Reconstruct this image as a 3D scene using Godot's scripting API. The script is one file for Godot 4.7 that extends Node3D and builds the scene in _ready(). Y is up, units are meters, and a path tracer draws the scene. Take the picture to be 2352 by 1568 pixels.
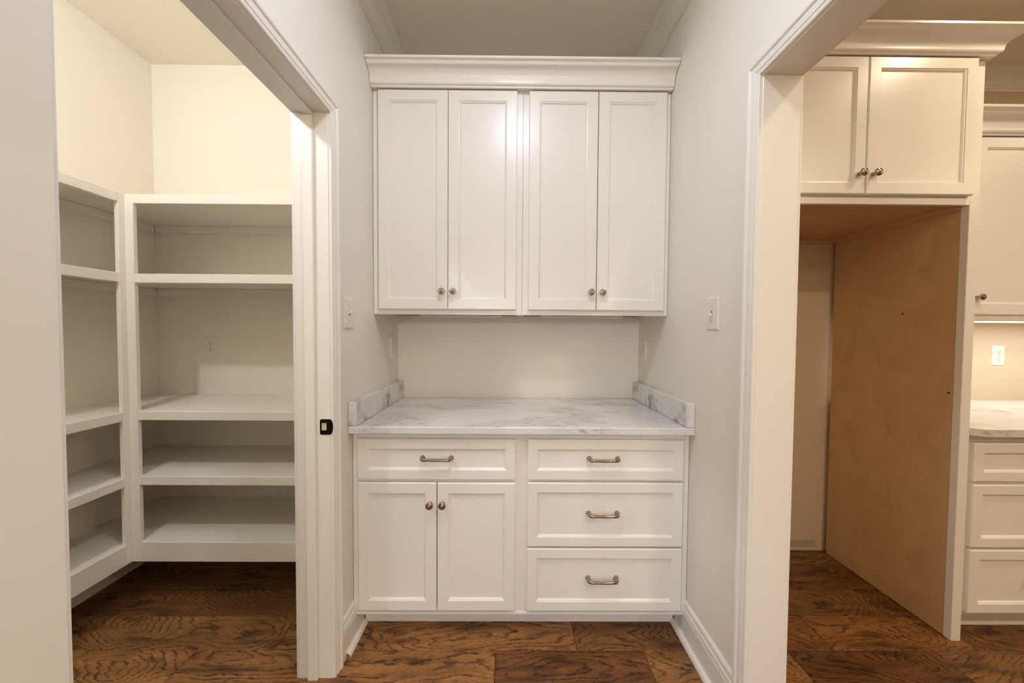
extends Node3D
# A butler's pantry alcove seen through an ultra-wide lens: white cabinets between two side walls,
# a shelved pantry through the door on the left, a kitchen through the cased opening on the right.
# x right, y up, z towards the camera; the alcove's back wall is z = 0, the floor y = 0.

const XL := -0.6575          # face of the alcove's left wall
const XR := 0.7611           # face of the alcove's right wall
const XLP := -0.7824         # the left wall's other face, in the pantry
const XRK := 0.8768          # the right wall's other face, in the kitchen
const CEIL := 2.82
const HEAD := 2.085          # both openings
const ZJ := 0.793            # far jamb of the pantry door
const ZK := 1.0018           # far jamb of the kitchen opening
const ZEND := 3.5            # end of the passage behind the camera
const PX := -2.065           # pantry: far wall
const PZ := 0.0              # pantry: back wall
const PEND := 3.24           # pantry: near wall
const KX := 6.6              # kitchen: far wall
const KEND := 6.6

var rng := RandomNumberGenerator.new()
var mats := {}
var taken := {}

# ------------------------------------------------------------------ mesh building
class M:
	var v := PackedVector3Array()
	var n := PackedVector3Array()
	var uv := PackedVector2Array()
	func tri(a: Vector3, b: Vector3, c: Vector3, hint: Vector3, ua := Vector2.ZERO, ub := Vector2.ZERO, uc := Vector2.ZERO) -> void:
		var k := (b - a).cross(c - a)
		if k.length_squared() < 1e-18:
			return
		k = k.normalized()
		if k.dot(hint) < 0.0:
			k = -k
			v.append_array([a, b, c]); uv.append_array([ua, ub, uc])
		else:
			v.append_array([a, c, b]); uv.append_array([ua, uc, ub])
		n.append_array([k, k, k])
	func quad(a: Vector3, b: Vector3, c: Vector3, d: Vector3, hint: Vector3, ua := Vector2.ZERO, ub := Vector2.ZERO, uc := Vector2.ZERO, ud := Vector2.ZERO) -> void:
		tri(a, b, c, hint, ua, ub, uc)
		tri(a, c, d, hint, ua, uc, ud)
	func smooth(a: Vector3, b: Vector3, c: Vector3, na: Vector3, nb: Vector3, nc: Vector3) -> void:
		var k := (b - a).cross(c - a)
		if k.length_squared() < 1e-20:
			return
		if k.dot(na + nb + nc) < 0.0:
			v.append_array([a, b, c]); n.append_array([na, nb, nc])
		else:
			v.append_array([a, c, b]); n.append_array([na, nc, nb])
		uv.append_array([Vector2.ZERO, Vector2.ZERO, Vector2.ZERO])
	func box(lo: Vector3, hi: Vector3, bev := 0.0) -> void:
		var c := (lo + hi) * 0.5
		var h := (hi - lo) * 0.5
		var b := minf(bev, minf(h.x, minf(h.y, h.z)) * 0.9)
		var e := [Vector3.RIGHT, Vector3.UP, Vector3.BACK]
		for i in 3:
			var j := (i + 1) % 3
			var k := (i + 2) % 3
			for s in [-1.0, 1.0]:
				var o: Vector3 = c + e[i] * h[i] * s
				var p: Vector3 = e[j] * (h[j] - b)
				var q: Vector3 = e[k] * (h[k] - b)
				quad(o - p - q, o + p - q, o + p + q, o - p + q, e[i] * s)
				if b > 0.0:
					for t in [-1.0, 1.0]:      # the edge between face i (sign s) and face j (sign t)
						var f1: Vector3 = c + e[i] * h[i] * s + e[j] * (h[j] - b) * t
						var f2: Vector3 = c + e[i] * (h[i] - b) * s + e[j] * h[j] * t
						quad(f1 - q, f1 + q, f2 + q, f2 - q, e[i] * s + e[j] * t)
		if b > 0.0:
			for sx in [-1.0, 1.0]:
				for sy in [-1.0, 1.0]:
					for sz in [-1.0, 1.0]:
						var s := Vector3(sx, sy, sz)
						tri(c + s * Vector3(h.x, h.y - b, h.z - b), c + s * Vector3(h.x - b, h.y, h.z - b), c + s * Vector3(h.x - b, h.y - b, h.z), s)
	# a closed profile (x = sideways from the path, y = along up) swept along a path, mitred at its corners
	func sweep(prof: PackedVector2Array, path: PackedVector3Array, up: Vector3, flip := 1.0) -> void:
		var m := path.size()
		var side: Array[Vector3] = []
		for i in m - 1:
			side.append((path[i + 1] - path[i]).normalized().cross(up) * flip)
		var rings: Array[PackedVector3Array] = []
		for i in m:
			var o: Vector3
			if i == 0: o = side[0]
			elif i == m - 1: o = side[m - 2]
			else: o = (side[i - 1] + side[i]) / (1.0 + side[i - 1].dot(side[i]))
			var r := PackedVector3Array()
			for q in prof:
				r.append(path[i] + o * q.x + up * q.y)
			rings.append(r)
		var area := 0.0
		for j in prof.size():
			var a := prof[j]
			var b := prof[(j + 1) % prof.size()]
			area += a.x * b.y - b.x * a.y
		var turn := 1.0 if area > 0.0 else -1.0
		for i in m - 1:
			for j in prof.size():
				var jj := (j + 1) % prof.size()
				var d := prof[jj] - prof[j]
				quad(rings[i][j], rings[i][jj], rings[i + 1][jj], rings[i + 1][j], (side[i] * d.y - up * d.x) * turn)
		var t := Geometry2D.triangulate_polygon(prof)
		for k in range(0, t.size(), 3):
			tri(rings[0][t[k]], rings[0][t[k + 1]], rings[0][t[k + 2]], path[0] - path[1])
			tri(rings[m - 1][t[k]], rings[m - 1][t[k + 1]], rings[m - 1][t[k + 2]], path[m - 1] - path[m - 2])
	# a turned shape about +z: (radius, z) from the back to the tip
	func lathe(pr: PackedVector2Array, seg := 24, at := Vector3.ZERO) -> void:
		var nn: Array[Vector2] = []
		for i in pr.size():
			var d := Vector2.ZERO
			if i > 0: d += (pr[i] - pr[i - 1]).normalized()
			if i < pr.size() - 1: d += (pr[i + 1] - pr[i]).normalized()
			nn.append(Vector2(d.y, -d.x).normalized())
		for i in pr.size() - 1:
			for s in seg:
				var a := TAU * s / seg
				var b := TAU * (s + 1) / seg
				var ca := Vector3(cos(a), sin(a), 0)
				var cb := Vector3(cos(b), sin(b), 0)
				var p := [at + ca * pr[i].x + Vector3(0, 0, pr[i].y), at + cb * pr[i].x + Vector3(0, 0, pr[i].y), at + cb * pr[i + 1].x + Vector3(0, 0, pr[i + 1].y), at + ca * pr[i + 1].x + Vector3(0, 0, pr[i + 1].y)]
				var q := [ca * nn[i].x + Vector3(0, 0, nn[i].y), cb * nn[i].x + Vector3(0, 0, nn[i].y), cb * nn[i + 1].x + Vector3(0, 0, nn[i + 1].y), ca * nn[i + 1].x + Vector3(0, 0, nn[i + 1].y)]
				smooth(p[0], p[1], p[2], q[0], q[1], q[2])
				smooth(p[0], p[2], p[3], q[0], q[2], q[3])
	# a round bar along a path, with a radius at each point
	func tube(path: PackedVector3Array, rad: PackedFloat32Array, seg := 14) -> void:
		var rings: Array[PackedVector3Array] = []
		var norms: Array[PackedVector3Array] = []
		for i in path.size():
			var t := (path[mini(i + 1, path.size() - 1)] - path[maxi(i - 1, 0)]).normalized()
			var a := Vector3.UP.cross(t)
			if a.length() < 0.1: a = Vector3.RIGHT.cross(t)
			a = a.normalized()
			var b := t.cross(a)
			var r := PackedVector3Array()
			var q := PackedVector3Array()
			for s in seg:
				var w := TAU * s / seg
				var d := a * cos(w) + b * sin(w)
				r.append(path[i] + d * rad[i]); q.append(d)
			rings.append(r); norms.append(q)
		for i in path.size() - 1:
			for s in seg:
				var z := (s + 1) % seg
				smooth(rings[i][s], rings[i][z], rings[i + 1][z], norms[i][s], norms[i][z], norms[i + 1][z])
				smooth(rings[i][s], rings[i + 1][z], rings[i + 1][s], norms[i][s], norms[i + 1][z], norms[i + 1][s])
	# a front of nested rectangles in the xy plane facing +z: loops of (inset, z); optionally closed in the middle and at the back
	func front(w: float, h: float, loops: PackedVector2Array, closed := false) -> void:
		var mid := Vector3.ZERO
		var pts := func(l: Vector2) -> Array:
			var x := w * 0.5 - l.x
			var y := h * 0.5 - l.y * 0.0 - l.x
			return [Vector3(-x, -y, l.y), Vector3(x, -y, l.y), Vector3(x, y, l.y), Vector3(-x, y, l.y)]
		var sides := [Vector3.DOWN, Vector3.RIGHT, Vector3.UP, Vector3.LEFT]
		for i in loops.size() - 1:
			var a: Array = pts.call(loops[i])
			var b: Array = pts.call(loops[i + 1])
			var di := loops[i + 1].x - loops[i].x
			var dz := loops[i + 1].y - loops[i].y
			for s in 4:
				var hint: Vector3 = sides[s] * dz + Vector3.BACK * di
				quad(a[s], a[(s + 1) % 4], b[(s + 1) % 4], b[s], hint)
		var f: Array = pts.call(loops[0])
		quad(f[0], f[1], f[2], f[3], mid + Vector3.FORWARD)
		if closed:
			var l: Array = pts.call(loops[loops.size() - 1])
			quad(l[0], l[1], l[2], l[3], Vector3.BACK)
	# a flat outline in the xy plane, given thickness from z0 to z1
	func plate(poly: PackedVector2Array, z0: float, z1: float) -> void:
		sweep(poly, PackedVector3Array([Vector3(0, 0, z0), Vector3(0, 0, z1)]), Vector3.UP, -1.0)
	func made(m: Material) -> ArrayMesh:
		var a := []
		a.resize(Mesh.ARRAY_MAX)
		a[Mesh.ARRAY_VERTEX] = v; a[Mesh.ARRAY_NORMAL] = n; a[Mesh.ARRAY_TEX_UV] = uv
		var mesh := ArrayMesh.new()
		mesh.add_surface_from_arrays(Mesh.PRIMITIVE_TRIANGLES, a)
		mesh.surface_set_material(0, m)
		return mesh

# ------------------------------------------------------------------ naming and tagging
func numbered(s: String) -> String:
	if not taken.has(s):
		taken[s] = 0
		return s
	taken[s] += 1
	return "%s_%03d" % [s, taken[s]]

func thing(called: String, label: String, category: String, at := Vector3.ZERO, group := "") -> Node3D:
	var o := Node3D.new()
	o.name = numbered(called)
	o.position = at
	o.set_meta("label", label); o.set_meta("category", category)
	if group: o.set_meta("group", group)
	add_child(o)
	return o

func part(called: String, m: M, mat: String, parent: Node, label := "") -> MeshInstance3D:
	var o := MeshInstance3D.new()
	o.mesh = m.made(mats[mat])
	o.name = called
	if label: o.set_meta("label", label)
	parent.add_child(o, true)
	return o

func lone(called: String, m: M, mat: String, label: String, category: String, group := "") -> MeshInstance3D:
	var o := part(numbered(called), m, mat, self, label)
	o.set_meta("category", category)
	if group: o.set_meta("group", group)
	return o

func struct(called: String, m: M, mat: String, label: String, category: String) -> MeshInstance3D:
	var o := part(called, m, mat, self, label)
	o.set_meta("category", category); o.set_meta("kind", "structure")
	return o

func struct_node(called: String, label: String, category: String) -> Node3D:
	var o := Node3D.new()
	o.name = called
	o.set_meta("label", label); o.set_meta("category", category); o.set_meta("kind", "structure")
	add_child(o)
	return o

func V(x: float, y: float, z: float) -> Vector3:
	return Vector3(x, y, z)

func boxes(list: Array, bev := 0.0) -> M:
	var m := M.new()
	for b in list:
		m.box(V(b[0], b[2], b[4]), V(b[1], b[3], b[5]), bev)
	return m

# ------------------------------------------------------------------ _ready: camera, light, exposure first
func _ready() -> void:
	rng.seed = 7
	var cam := Camera3D.new()
	cam.name = "camera"
	cam.transform = Transform3D(Basis(V(0.99996101, 0.0065893, 0.00587799), V(-0.00641666, 0.9995611, -0.02892133), V(-0.00606598, 0.02888248, 0.99956441)), V(0, 1.3061, 2.0923))
	cam.fov = rad_to_deg(2.0 * atan(784.0 / 815.77))
	cam.near = 0.02
	add_child(cam)
	cam.current = true

	var env := Environment.new()
	var sky := Sky.new()
	var air := ProceduralSkyMaterial.new()
	air.sky_top_color = Color(0.42, 0.56, 0.80)
	air.sky_horizon_color = Color(0.74, 0.82, 0.95)
	air.ground_bottom_color = Color(0.36, 0.38, 0.34)
	air.ground_horizon_color = Color(0.72, 0.76, 0.78)
	air.sun_angle_max = 0.0
	air.energy_multiplier = SKY_ENERGY
	sky.sky_material = air
	env.background_mode = Environment.BG_SKY
	env.sky = sky
	env.tonemap_mode = Environment.TONE_MAPPER_LINEAR
	env.tonemap_exposure = EXPOSURE
	env.sdfgi_enabled = true
	env.ssao_enabled = true
	env.ssil_enabled = true
	var we := WorldEnvironment.new()
	we.name = "world_environment"
	we.environment = env
	add_child(we)

	make_materials()
	ceiling_light(V(0.03, CEIL, 1.36), ALCOVE_ENERGY, ALCOVE_COLOR, "round white flush ceiling light over the passage in front of the marble counter")
	fill_pendant_light(V(0.05, CEIL, 4.8), FILL_PENDANT_ENERGY, FILL_PENDANT_COLOR)
	pantry_light(V(-1.42, CEIL, 1.66), PANTRY_ENERGY, PANTRY_COLOR)
	var spots := [
		[V(2.12, CEIL, 1.14), "recessed downlight nearest the tall refrigerator cabinet"],
		[V(3.90, CEIL, 1.14), "recessed downlight further along the kitchen cabinets"],
		[V(1.45, CEIL, 2.75), "added unseen recessed downlight just inside the kitchen, across from the refrigerator recess"],  # this and the following ones are added to light the recess from in front
		[V(2.80, CEIL, 2.75), "added unseen recessed downlight in the kitchen ceiling between the others of its row"],
		[V(4.40, CEIL, 2.75), "added unseen recessed downlight in the kitchen ceiling at the far end of its row"],
		[V(1.75, CEIL, 4.50), "added unseen recessed downlight in the kitchen ceiling well behind the camera"]]
	for i in spots.size():
		can_light(spots[i][0], KITCHEN_ENERGY if i < 2 else KITCHEN_FAR_ENERGY, KITCHEN_COLOR, spots[i][1])

	build_floor()
	build_shell()
	build_door_frames()
	build_mouldings()
	build_alcove_base()
	build_alcove_upper()
	build_counter()
	build_pantry()
	build_refrigerator_surround()
	build_kitchen_run()
	build_fittings()

const EXPOSURE := 1.0
const SKY_ENERGY := 8.0
const ALCOVE_ENERGY := 1.14
const ALCOVE_COLOR := Color(0.88, 0.915, 1.0)
const FILL_PENDANT_ENERGY := 1.6
const FILL_PENDANT_COLOR := Color(1.0, 0.935, 0.80)
const PANTRY_ENERGY := 0.92
const PANTRY_COLOR := Color(0.95, 0.953, 1.0)
const KITCHEN_ENERGY := 0.75
const KITCHEN_FAR_ENERGY := 1.88
const KITCHEN_COLOR := Color(1.0, 0.92, 0.80)
const STRIP_ENERGY := 0.29
const STRIP_COLOR := Color(0.95, 0.97, 1.0)

# ------------------------------------------------------------------ materials
func plain(called: String, c: Color, rough: float, metal := 0.0, spec := 0.5) -> StandardMaterial3D:
	var m := StandardMaterial3D.new()
	m.albedo_color = c
	m.roughness = rough
	m.metallic = metal
	m.metallic_specular = spec
	mats[called] = m
	return m

func noise_normal(freq: float, strength: float, s: int, size := 256) -> NoiseTexture2D:
	var f := FastNoiseLite.new()
	f.seed = s
	f.frequency = freq
	f.fractal_octaves = 3
	var t := NoiseTexture2D.new()
	t.noise = f
	t.width = size; t.height = size
	t.seamless = true
	t.as_normal_map = true
	t.bump_strength = strength
	return t

func make_materials() -> void:
	var peel := noise_normal(0.06, 1.2, 3)
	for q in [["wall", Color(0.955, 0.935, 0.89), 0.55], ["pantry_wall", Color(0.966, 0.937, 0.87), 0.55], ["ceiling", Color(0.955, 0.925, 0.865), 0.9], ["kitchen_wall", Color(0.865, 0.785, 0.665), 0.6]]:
		var m := plain(q[0], q[1], q[2], 0.0, 0.4)
		m.normal_enabled = true
		m.normal_texture = peel
		m.normal_scale = 0.25
		m.uv1_triplanar = true
		m.uv1_world_triplanar = true
		m.uv1_scale = Vector3.ONE * 6.0
	var brushed := noise_normal(0.03, 0.7, 9)
	for q in [["cabinet", Color(0.955, 0.94, 0.91), 0.30], ["trim", Color(0.955, 0.94, 0.905), 0.34], ["shelf_paint", Color(0.966, 0.94, 0.88), 0.36]]:
		var m := plain(q[0], q[1], q[2], 0.0, 0.5)
		m.normal_enabled = true
		m.normal_texture = brushed
		m.normal_scale = 0.10
		m.uv1_triplanar = true
		m.uv1_world_triplanar = true
		m.uv1_scale = Vector3.ONE * 3.0
	plain("plastic", Color(0.945, 0.925, 0.885), 0.3)
	plain("slot", Color(0.10, 0.09, 0.08), 0.7)
	plain("screw", Color(0.80, 0.78, 0.74), 0.35)
	plain("gap", Color(0.16, 0.14, 0.12), 0.9)
	plain("nickel", Color(0.66, 0.60, 0.52), 0.16, 1.0)
	plain("black_metal", Color(0.035, 0.037, 0.05), 0.38, 0.6)
	plain("raw_wood", Color(0.66, 0.45, 0.26), 0.7)
	plain("pale_wood", Color(0.86, 0.77, 0.62), 0.7)
	plain("drywall_patch", Color(0.72, 0.68, 0.62), 0.9)
	plain("subfloor", Color(0.10, 0.07, 0.05), 0.9)
	plain("grass", Color(0.30, 0.36, 0.22), 1.0)
	plain("white_metal", Color(0.92, 0.91, 0.89), 0.4)
	var g := plain("glass", Color(0.95, 0.98, 1.0, 0.06), 0.02)
	g.transparency = BaseMaterial3D.TRANSPARENCY_ALPHA
	for q in [["lamp_glow", Color(1.0, 0.94, 0.87), 2.5], ["pantry_glow", Color(1.0, 0.90, 0.74), 2.5], ["can_glow", Color(1.0, 0.86, 0.66), 3.0], ["strip_glow", Color(1.0, 0.86, 0.62), 3.0]]:
		var m := plain(q[0], Color(0.9, 0.9, 0.88), 0.4)
		m.emission_enabled = true
		m.emission = q[1]
		m.emission_energy_multiplier = q[2]
	mats["marble"] = marble_material()
	mats["blotched_marble"] = marble_material(true)
	mats["plywood"] = plywood_material("plywood", Color(0.86, 0.73, 0.57), Color(0.79, 0.645, 0.48))
	for k in 6:
		var im := plank_image(k)
		var tex := ImageTexture.create_from_image(im)
		for tone in 3:
			var m := StandardMaterial3D.new()
			m.albedo_texture = tex
			m.albedo_color = [Color(1, 1, 1), Color(0.86, 0.83, 0.81), Color(0.74, 0.70, 0.69)][tone]
			m.roughness = 0.46
			m.metallic_specular = 0.4
			mats["plank_%d_%d" % [k, tone]] = m

func to_byte(x: float) -> int:
	return clampi(int(x * 255.0 + 0.5), 0, 255)

func marble_material(blotched := false) -> StandardMaterial3D:
	var w := 768
	var h := 768
	var a := FastNoiseLite.new(); a.seed = 21; a.frequency = 1.0; a.fractal_octaves = 4
	var b := FastNoiseLite.new(); b.seed = 33; b.frequency = 1.0; b.fractal_octaves = 3
	var data := PackedByteArray()
	data.resize(w * h * 3)
	var i := 0
	for y in h:
		for x in w:
			var u := float(x) / w
			var t := float(y) / h
			var d := 0.0
			var fine := a.get_noise_2d(u * 34.0, t * 90.0)
			if blotched:      # sparse smoky patches with a few leaning veins
				var cloud := b.get_noise_2d(u * 5.0 + 11.0, t * 3.2)
				var mass := clampf(cloud * 2.6 - 0.55, 0.0, 1.0)
				var lean := 1.0 - absf(a.get_noise_2d(u * 9.0 + t * 4.0, t * 3.0)) * 9.0
				d = mass * (0.22 + 0.25 * a.get_noise_2d(u * 26.0, t * 18.0)) + clampf(lean, 0.0, 1.0) * clampf(cloud + 0.15, 0.0, 0.5) * 0.25
			else:             # short streaks drawn out along x, gathered in drifts
				var drift := b.get_noise_2d(u * 3.4 + 40.0, t * 6.5 + 9.0)
				var mass := clampf(drift * 2.3 + 0.16, 0.0, 1.0)
				var s1 := a.get_noise_2d(u * 17.0 + t * 7.0, t * 62.0 - u * 3.0)
				var s2 := a.get_noise_2d(u * 30.0 + 30.0, t * 95.0 + u * 4.0)
				var streak := clampf(s1 * 2.6 - 0.30, 0.0, 1.0) * 0.75 + clampf(s2 * 2.4 - 0.35, 0.0, 1.0) * 0.5
				d = streak * mass * 0.25 + mass * 0.05
			d = clampf(d, 0.0, 0.5)
			var base := 0.905 + fine * 0.015
			data[i] = to_byte(base - d * 0.93); data[i + 1] = to_byte(base - 0.006 - d * 0.92); data[i + 2] = to_byte(base - 0.018 - d * 0.96)
			i += 3
	var m := StandardMaterial3D.new()
	m.albedo_texture = ImageTexture.create_from_image(Image.create_from_data(w, h, false, Image.FORMAT_RGB8, data))
	m.uv1_triplanar = true
	m.uv1_world_triplanar = true
	m.uv1_scale = Vector3.ONE * (1.2 if blotched else 0.6)
	m.uv1_offset = V(0.42, 0.12, 0.10)
	m.roughness = 0.14
	m.metallic_specular = 0.5
	return m

func plywood_material(_called: String, light_c: Color, dark_c: Color) -> StandardMaterial3D:
	var w := 512
	var h := 768
	var a := FastNoiseLite.new(); a.seed = 5; a.frequency = 1.0; a.fractal_octaves = 3
	var data := PackedByteArray()
	data.resize(w * h * 3)
	var i := 0
	for y in h:
		for x in w:
			var u := float(x) / w
			var t := float(y) / h
			var blot := a.get_noise_2d(u * 4.0, t * 6.0) * 0.9
			var wave := a.get_noise_2d(u * 7.0 + blot, t * 2.0)
			var grain := a.get_noise_2d(u * 170.0, t * 9.0)
			var fleck := a.get_noise_2d(u * 60.0 + 7.0, t * 130.0)
			var k := clampf(0.5 + blot * 0.35 + wave * 0.30 + grain * 0.35 + fleck * 0.30, 0.0, 1.0)
			var c := dark_c.lerp(light_c, k)
			data[i] = to_byte(c.r); data[i + 1] = to_byte(c.g); data[i + 2] = to_byte(c.b)
			i += 3
	var m := StandardMaterial3D.new()
	m.albedo_texture = ImageTexture.create_from_image(Image.create_from_data(w, h, false, Image.FORMAT_RGB8, data))
	m.uv1_triplanar = true
	m.uv1_world_triplanar = true
	m.uv1_scale = Vector3(1.3, 0.75, 1.3)
	m.roughness = 0.55
	return m

# One plank's face: a slice through wobbling growth rings, with pores, a knot and stain patches.
func plank_image(k: int) -> Image:
	var w := 1280
	var h := 160
	var length := 1.45
	var width := 0.171
	var a := FastNoiseLite.new(); a.seed = 100 + k; a.frequency = 1.0; a.fractal_octaves = 3
	var b := FastNoiseLite.new(); b.seed = 200 + k; b.frequency = 1.0; b.fractal_octaves = 2
	var heart := [0.55, 0.25, 0.80, 0.5, 0.05, 0.62][k] as float        # where the pith line runs across the plank
	var deep := [0.010, 0.060, 0.030, 0.012, 0.110, 0.025][k] as float  # how far under the face it lies
	var ring := [0.0150, 0.0110, 0.0140, 0.0170, 0.0090, 0.0125][k] as float
	var cast := [1.04, 0.97, 1.02, 1.08, 0.90, 1.0][k] as float
	var data := PackedByteArray()
	data.resize(w * h * 3)
	var i := 0
	for y in h:
		var v := (float(y) / h) * width
		for x in w:
			var u := (float(x) / w) * length
			var off := b.get_noise_2d(u * 1.1, 3.0) * 0.07
			var lift := deep + 0.23 * absf(b.get_noise_2d(u * 0.58, 50.0))
			var dv := v - heart * width - off
			var r := sqrt(dv * dv + lift * lift) / ring + a.get_noise_2d(u * 3.2, v * 14.0) * 0.9 + a.get_noise_2d(u * 24.0, v * 170.0) * 0.24
			var f := r - floorf(r)
			var line := smoothstep(0.70, 0.92, f) * (1.0 - smoothstep(0.94, 1.0, f))
			line *= clampf(0.62 + 0.9 * b.get_noise_2d(u * 4.0 + 9.0, v * 16.0), 0.0, 1.0)
			var pore := clampf(a.get_noise_2d(u * 24.0, v * 700.0) * 2.4 - 0.25, 0.0, 1.0)
			var stain := clampf(b.get_noise_2d(u * 3.0 + 70.0, v * 13.0) * 1.8 - 0.30, 0.0, 1.0)
			var tone := a.get_noise_2d(u * 1.6, v * 13.0 + 30.0)
			var dark := clampf(line * 0.80 + pore * (0.30 + 0.30 * f) + stain * 0.45 + f * 0.10, 0.0, 0.92)
			var lr := (0.62 + tone * 0.10) * cast
			var lg := (0.435 + tone * 0.085) * cast
			var lb := (0.245 + tone * 0.06) * cast
			data[i] = to_byte(lerpf(lr, 0.19, dark)); data[i + 1] = to_byte(lerpf(lg, 0.125, dark)); data[i + 2] = to_byte(lerpf(lb, 0.09, dark))
			i += 3
	var im := Image.create_from_data(w, h, false, Image.FORMAT_RGB8, data)
	return im

# ------------------------------------------------------------------ lamps (each a glowing face and a light just in front of it)
func ceiling_light(at: Vector3, energy: float, c: Color, label: String) -> void:
	var t := thing("ceiling_light", label, "ceiling light", at)
	var ring := M.new()
	ring.lathe(PackedVector2Array([Vector2(0.0, 0.0), Vector2(0.115, 0.0), Vector2(0.115, 0.012), Vector2(0.105, 0.016), Vector2(0.098, 0.010)]), 40)
	part("trim_ring", ring, "white_metal", t).rotation.x = PI / 2
	var lens := M.new()
	lens.lathe(PackedVector2Array([Vector2(0.098, 0.006), Vector2(0.098, 0.012), Vector2(0.05, 0.016), Vector2(0.0, 0.017)]), 40)
	part("lens", lens, "lamp_glow", t).rotation.x = PI / 2
	var l := AreaLight3D.new()
	l.name = "lamp"
	l.area_size = Vector2(0.19, 0.19)
	l.position = V(0, -0.022, 0)
	l.rotation.x = -PI / 2
	l.light_color = c
	l.light_energy = energy
	l.shadow_enabled = true
	t.add_child(l)

func pantry_light(at: Vector3, energy: float, c: Color) -> void:
	var t := thing("ceiling_light", "white dome ceiling light above the pantry shelves", "ceiling light", at)
	var pan := M.new()
	pan.lathe(PackedVector2Array([Vector2(0.0, 0.0), Vector2(0.15, 0.0), Vector2(0.15, 0.025), Vector2(0.14, 0.03)]), 40)
	part("pan", pan, "white_metal", t).rotation.x = PI / 2
	var dome := M.new()
	dome.lathe(PackedVector2Array([Vector2(0.14, 0.025), Vector2(0.135, 0.055), Vector2(0.11, 0.085), Vector2(0.06, 0.102), Vector2(0.0, 0.107)]), 40)
	part("dome", dome, "pantry_glow", t).rotation.x = PI / 2
	var l := OmniLight3D.new()
	l.name = "lamp"
	l.position = V(0, -0.16, 0)
	l.light_size = 0.05
	l.omni_range = 12.0
	l.omni_attenuation = 2.0
	l.light_color = c
	l.light_energy = energy
	l.shadow_enabled = true
	t.add_child(l)

func fill_pendant_light(at: Vector3, energy: float, c: Color) -> void:  # unseen lamp, added as warm frontal fill for the alcove
	var t := thing("fill_pendant_light", "unseen white globe pendant added as warm fill in the room behind the camera", "pendant lamp", at)
	var rose := M.new()
	rose.lathe(PackedVector2Array([Vector2(0.0, 0.0), Vector2(0.06, 0.0), Vector2(0.055, 0.02), Vector2(0.0, 0.025)]), 32)
	part("ceiling_rose", rose, "white_metal", t).rotation.x = PI / 2
	var cord := M.new()
	cord.lathe(PackedVector2Array([Vector2(0.003, 0.02), Vector2(0.003, 0.90)]), 8)
	part("cord", cord, "white_metal", t).rotation.x = PI / 2
	var globe := M.new()
	var pr := PackedVector2Array()
	for i in 17:
		var a := PI * i / 16.0
		pr.append(Vector2(0.15 * sin(a), 1.04 - 0.15 * cos(a)))
	globe.lathe(pr, 32)
	part("globe", globe, "lamp_glow", t).rotation.x = PI / 2
	var l := OmniLight3D.new()
	l.name = "lamp"
	l.position = V(0, -1.04, 0)
	l.light_size = 0.12
	l.omni_range = 14.0
	l.omni_attenuation = 2.0
	l.light_color = c
	l.light_energy = energy
	l.shadow_enabled = true
	t.add_child(l)

func can_light(at: Vector3, energy: float, c: Color, label: String) -> void:
	var t := thing("recessed_light", label, "downlight", at, "recessed downlights in the kitchen ceiling")
	var ring := M.new()
	ring.lathe(PackedVector2Array([Vector2(0.07, 0.001), Vector2(0.095, 0.001), Vector2(0.095, 0.005), Vector2(0.088, 0.008), Vector2(0.07, 0.008)]), 32)
	part("trim_ring", ring, "white_metal", t).rotation.x = PI / 2
	var lens := M.new()
	lens.lathe(PackedVector2Array([Vector2(0.07, 0.001), Vector2(0.07, 0.005), Vector2(0.0, 0.005)]), 32)
	part("lens", lens, "can_glow", t).rotation.x = PI / 2
	var l := AreaLight3D.new()
	l.name = "lamp"
	l.area_size = Vector2(0.13, 0.13)
	l.position = V(0, -0.012, 0)
	l.rotation.x = -PI / 2
	l.light_color = c
	l.light_energy = energy
	l.shadow_enabled = true
	t.add_child(l)

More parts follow.
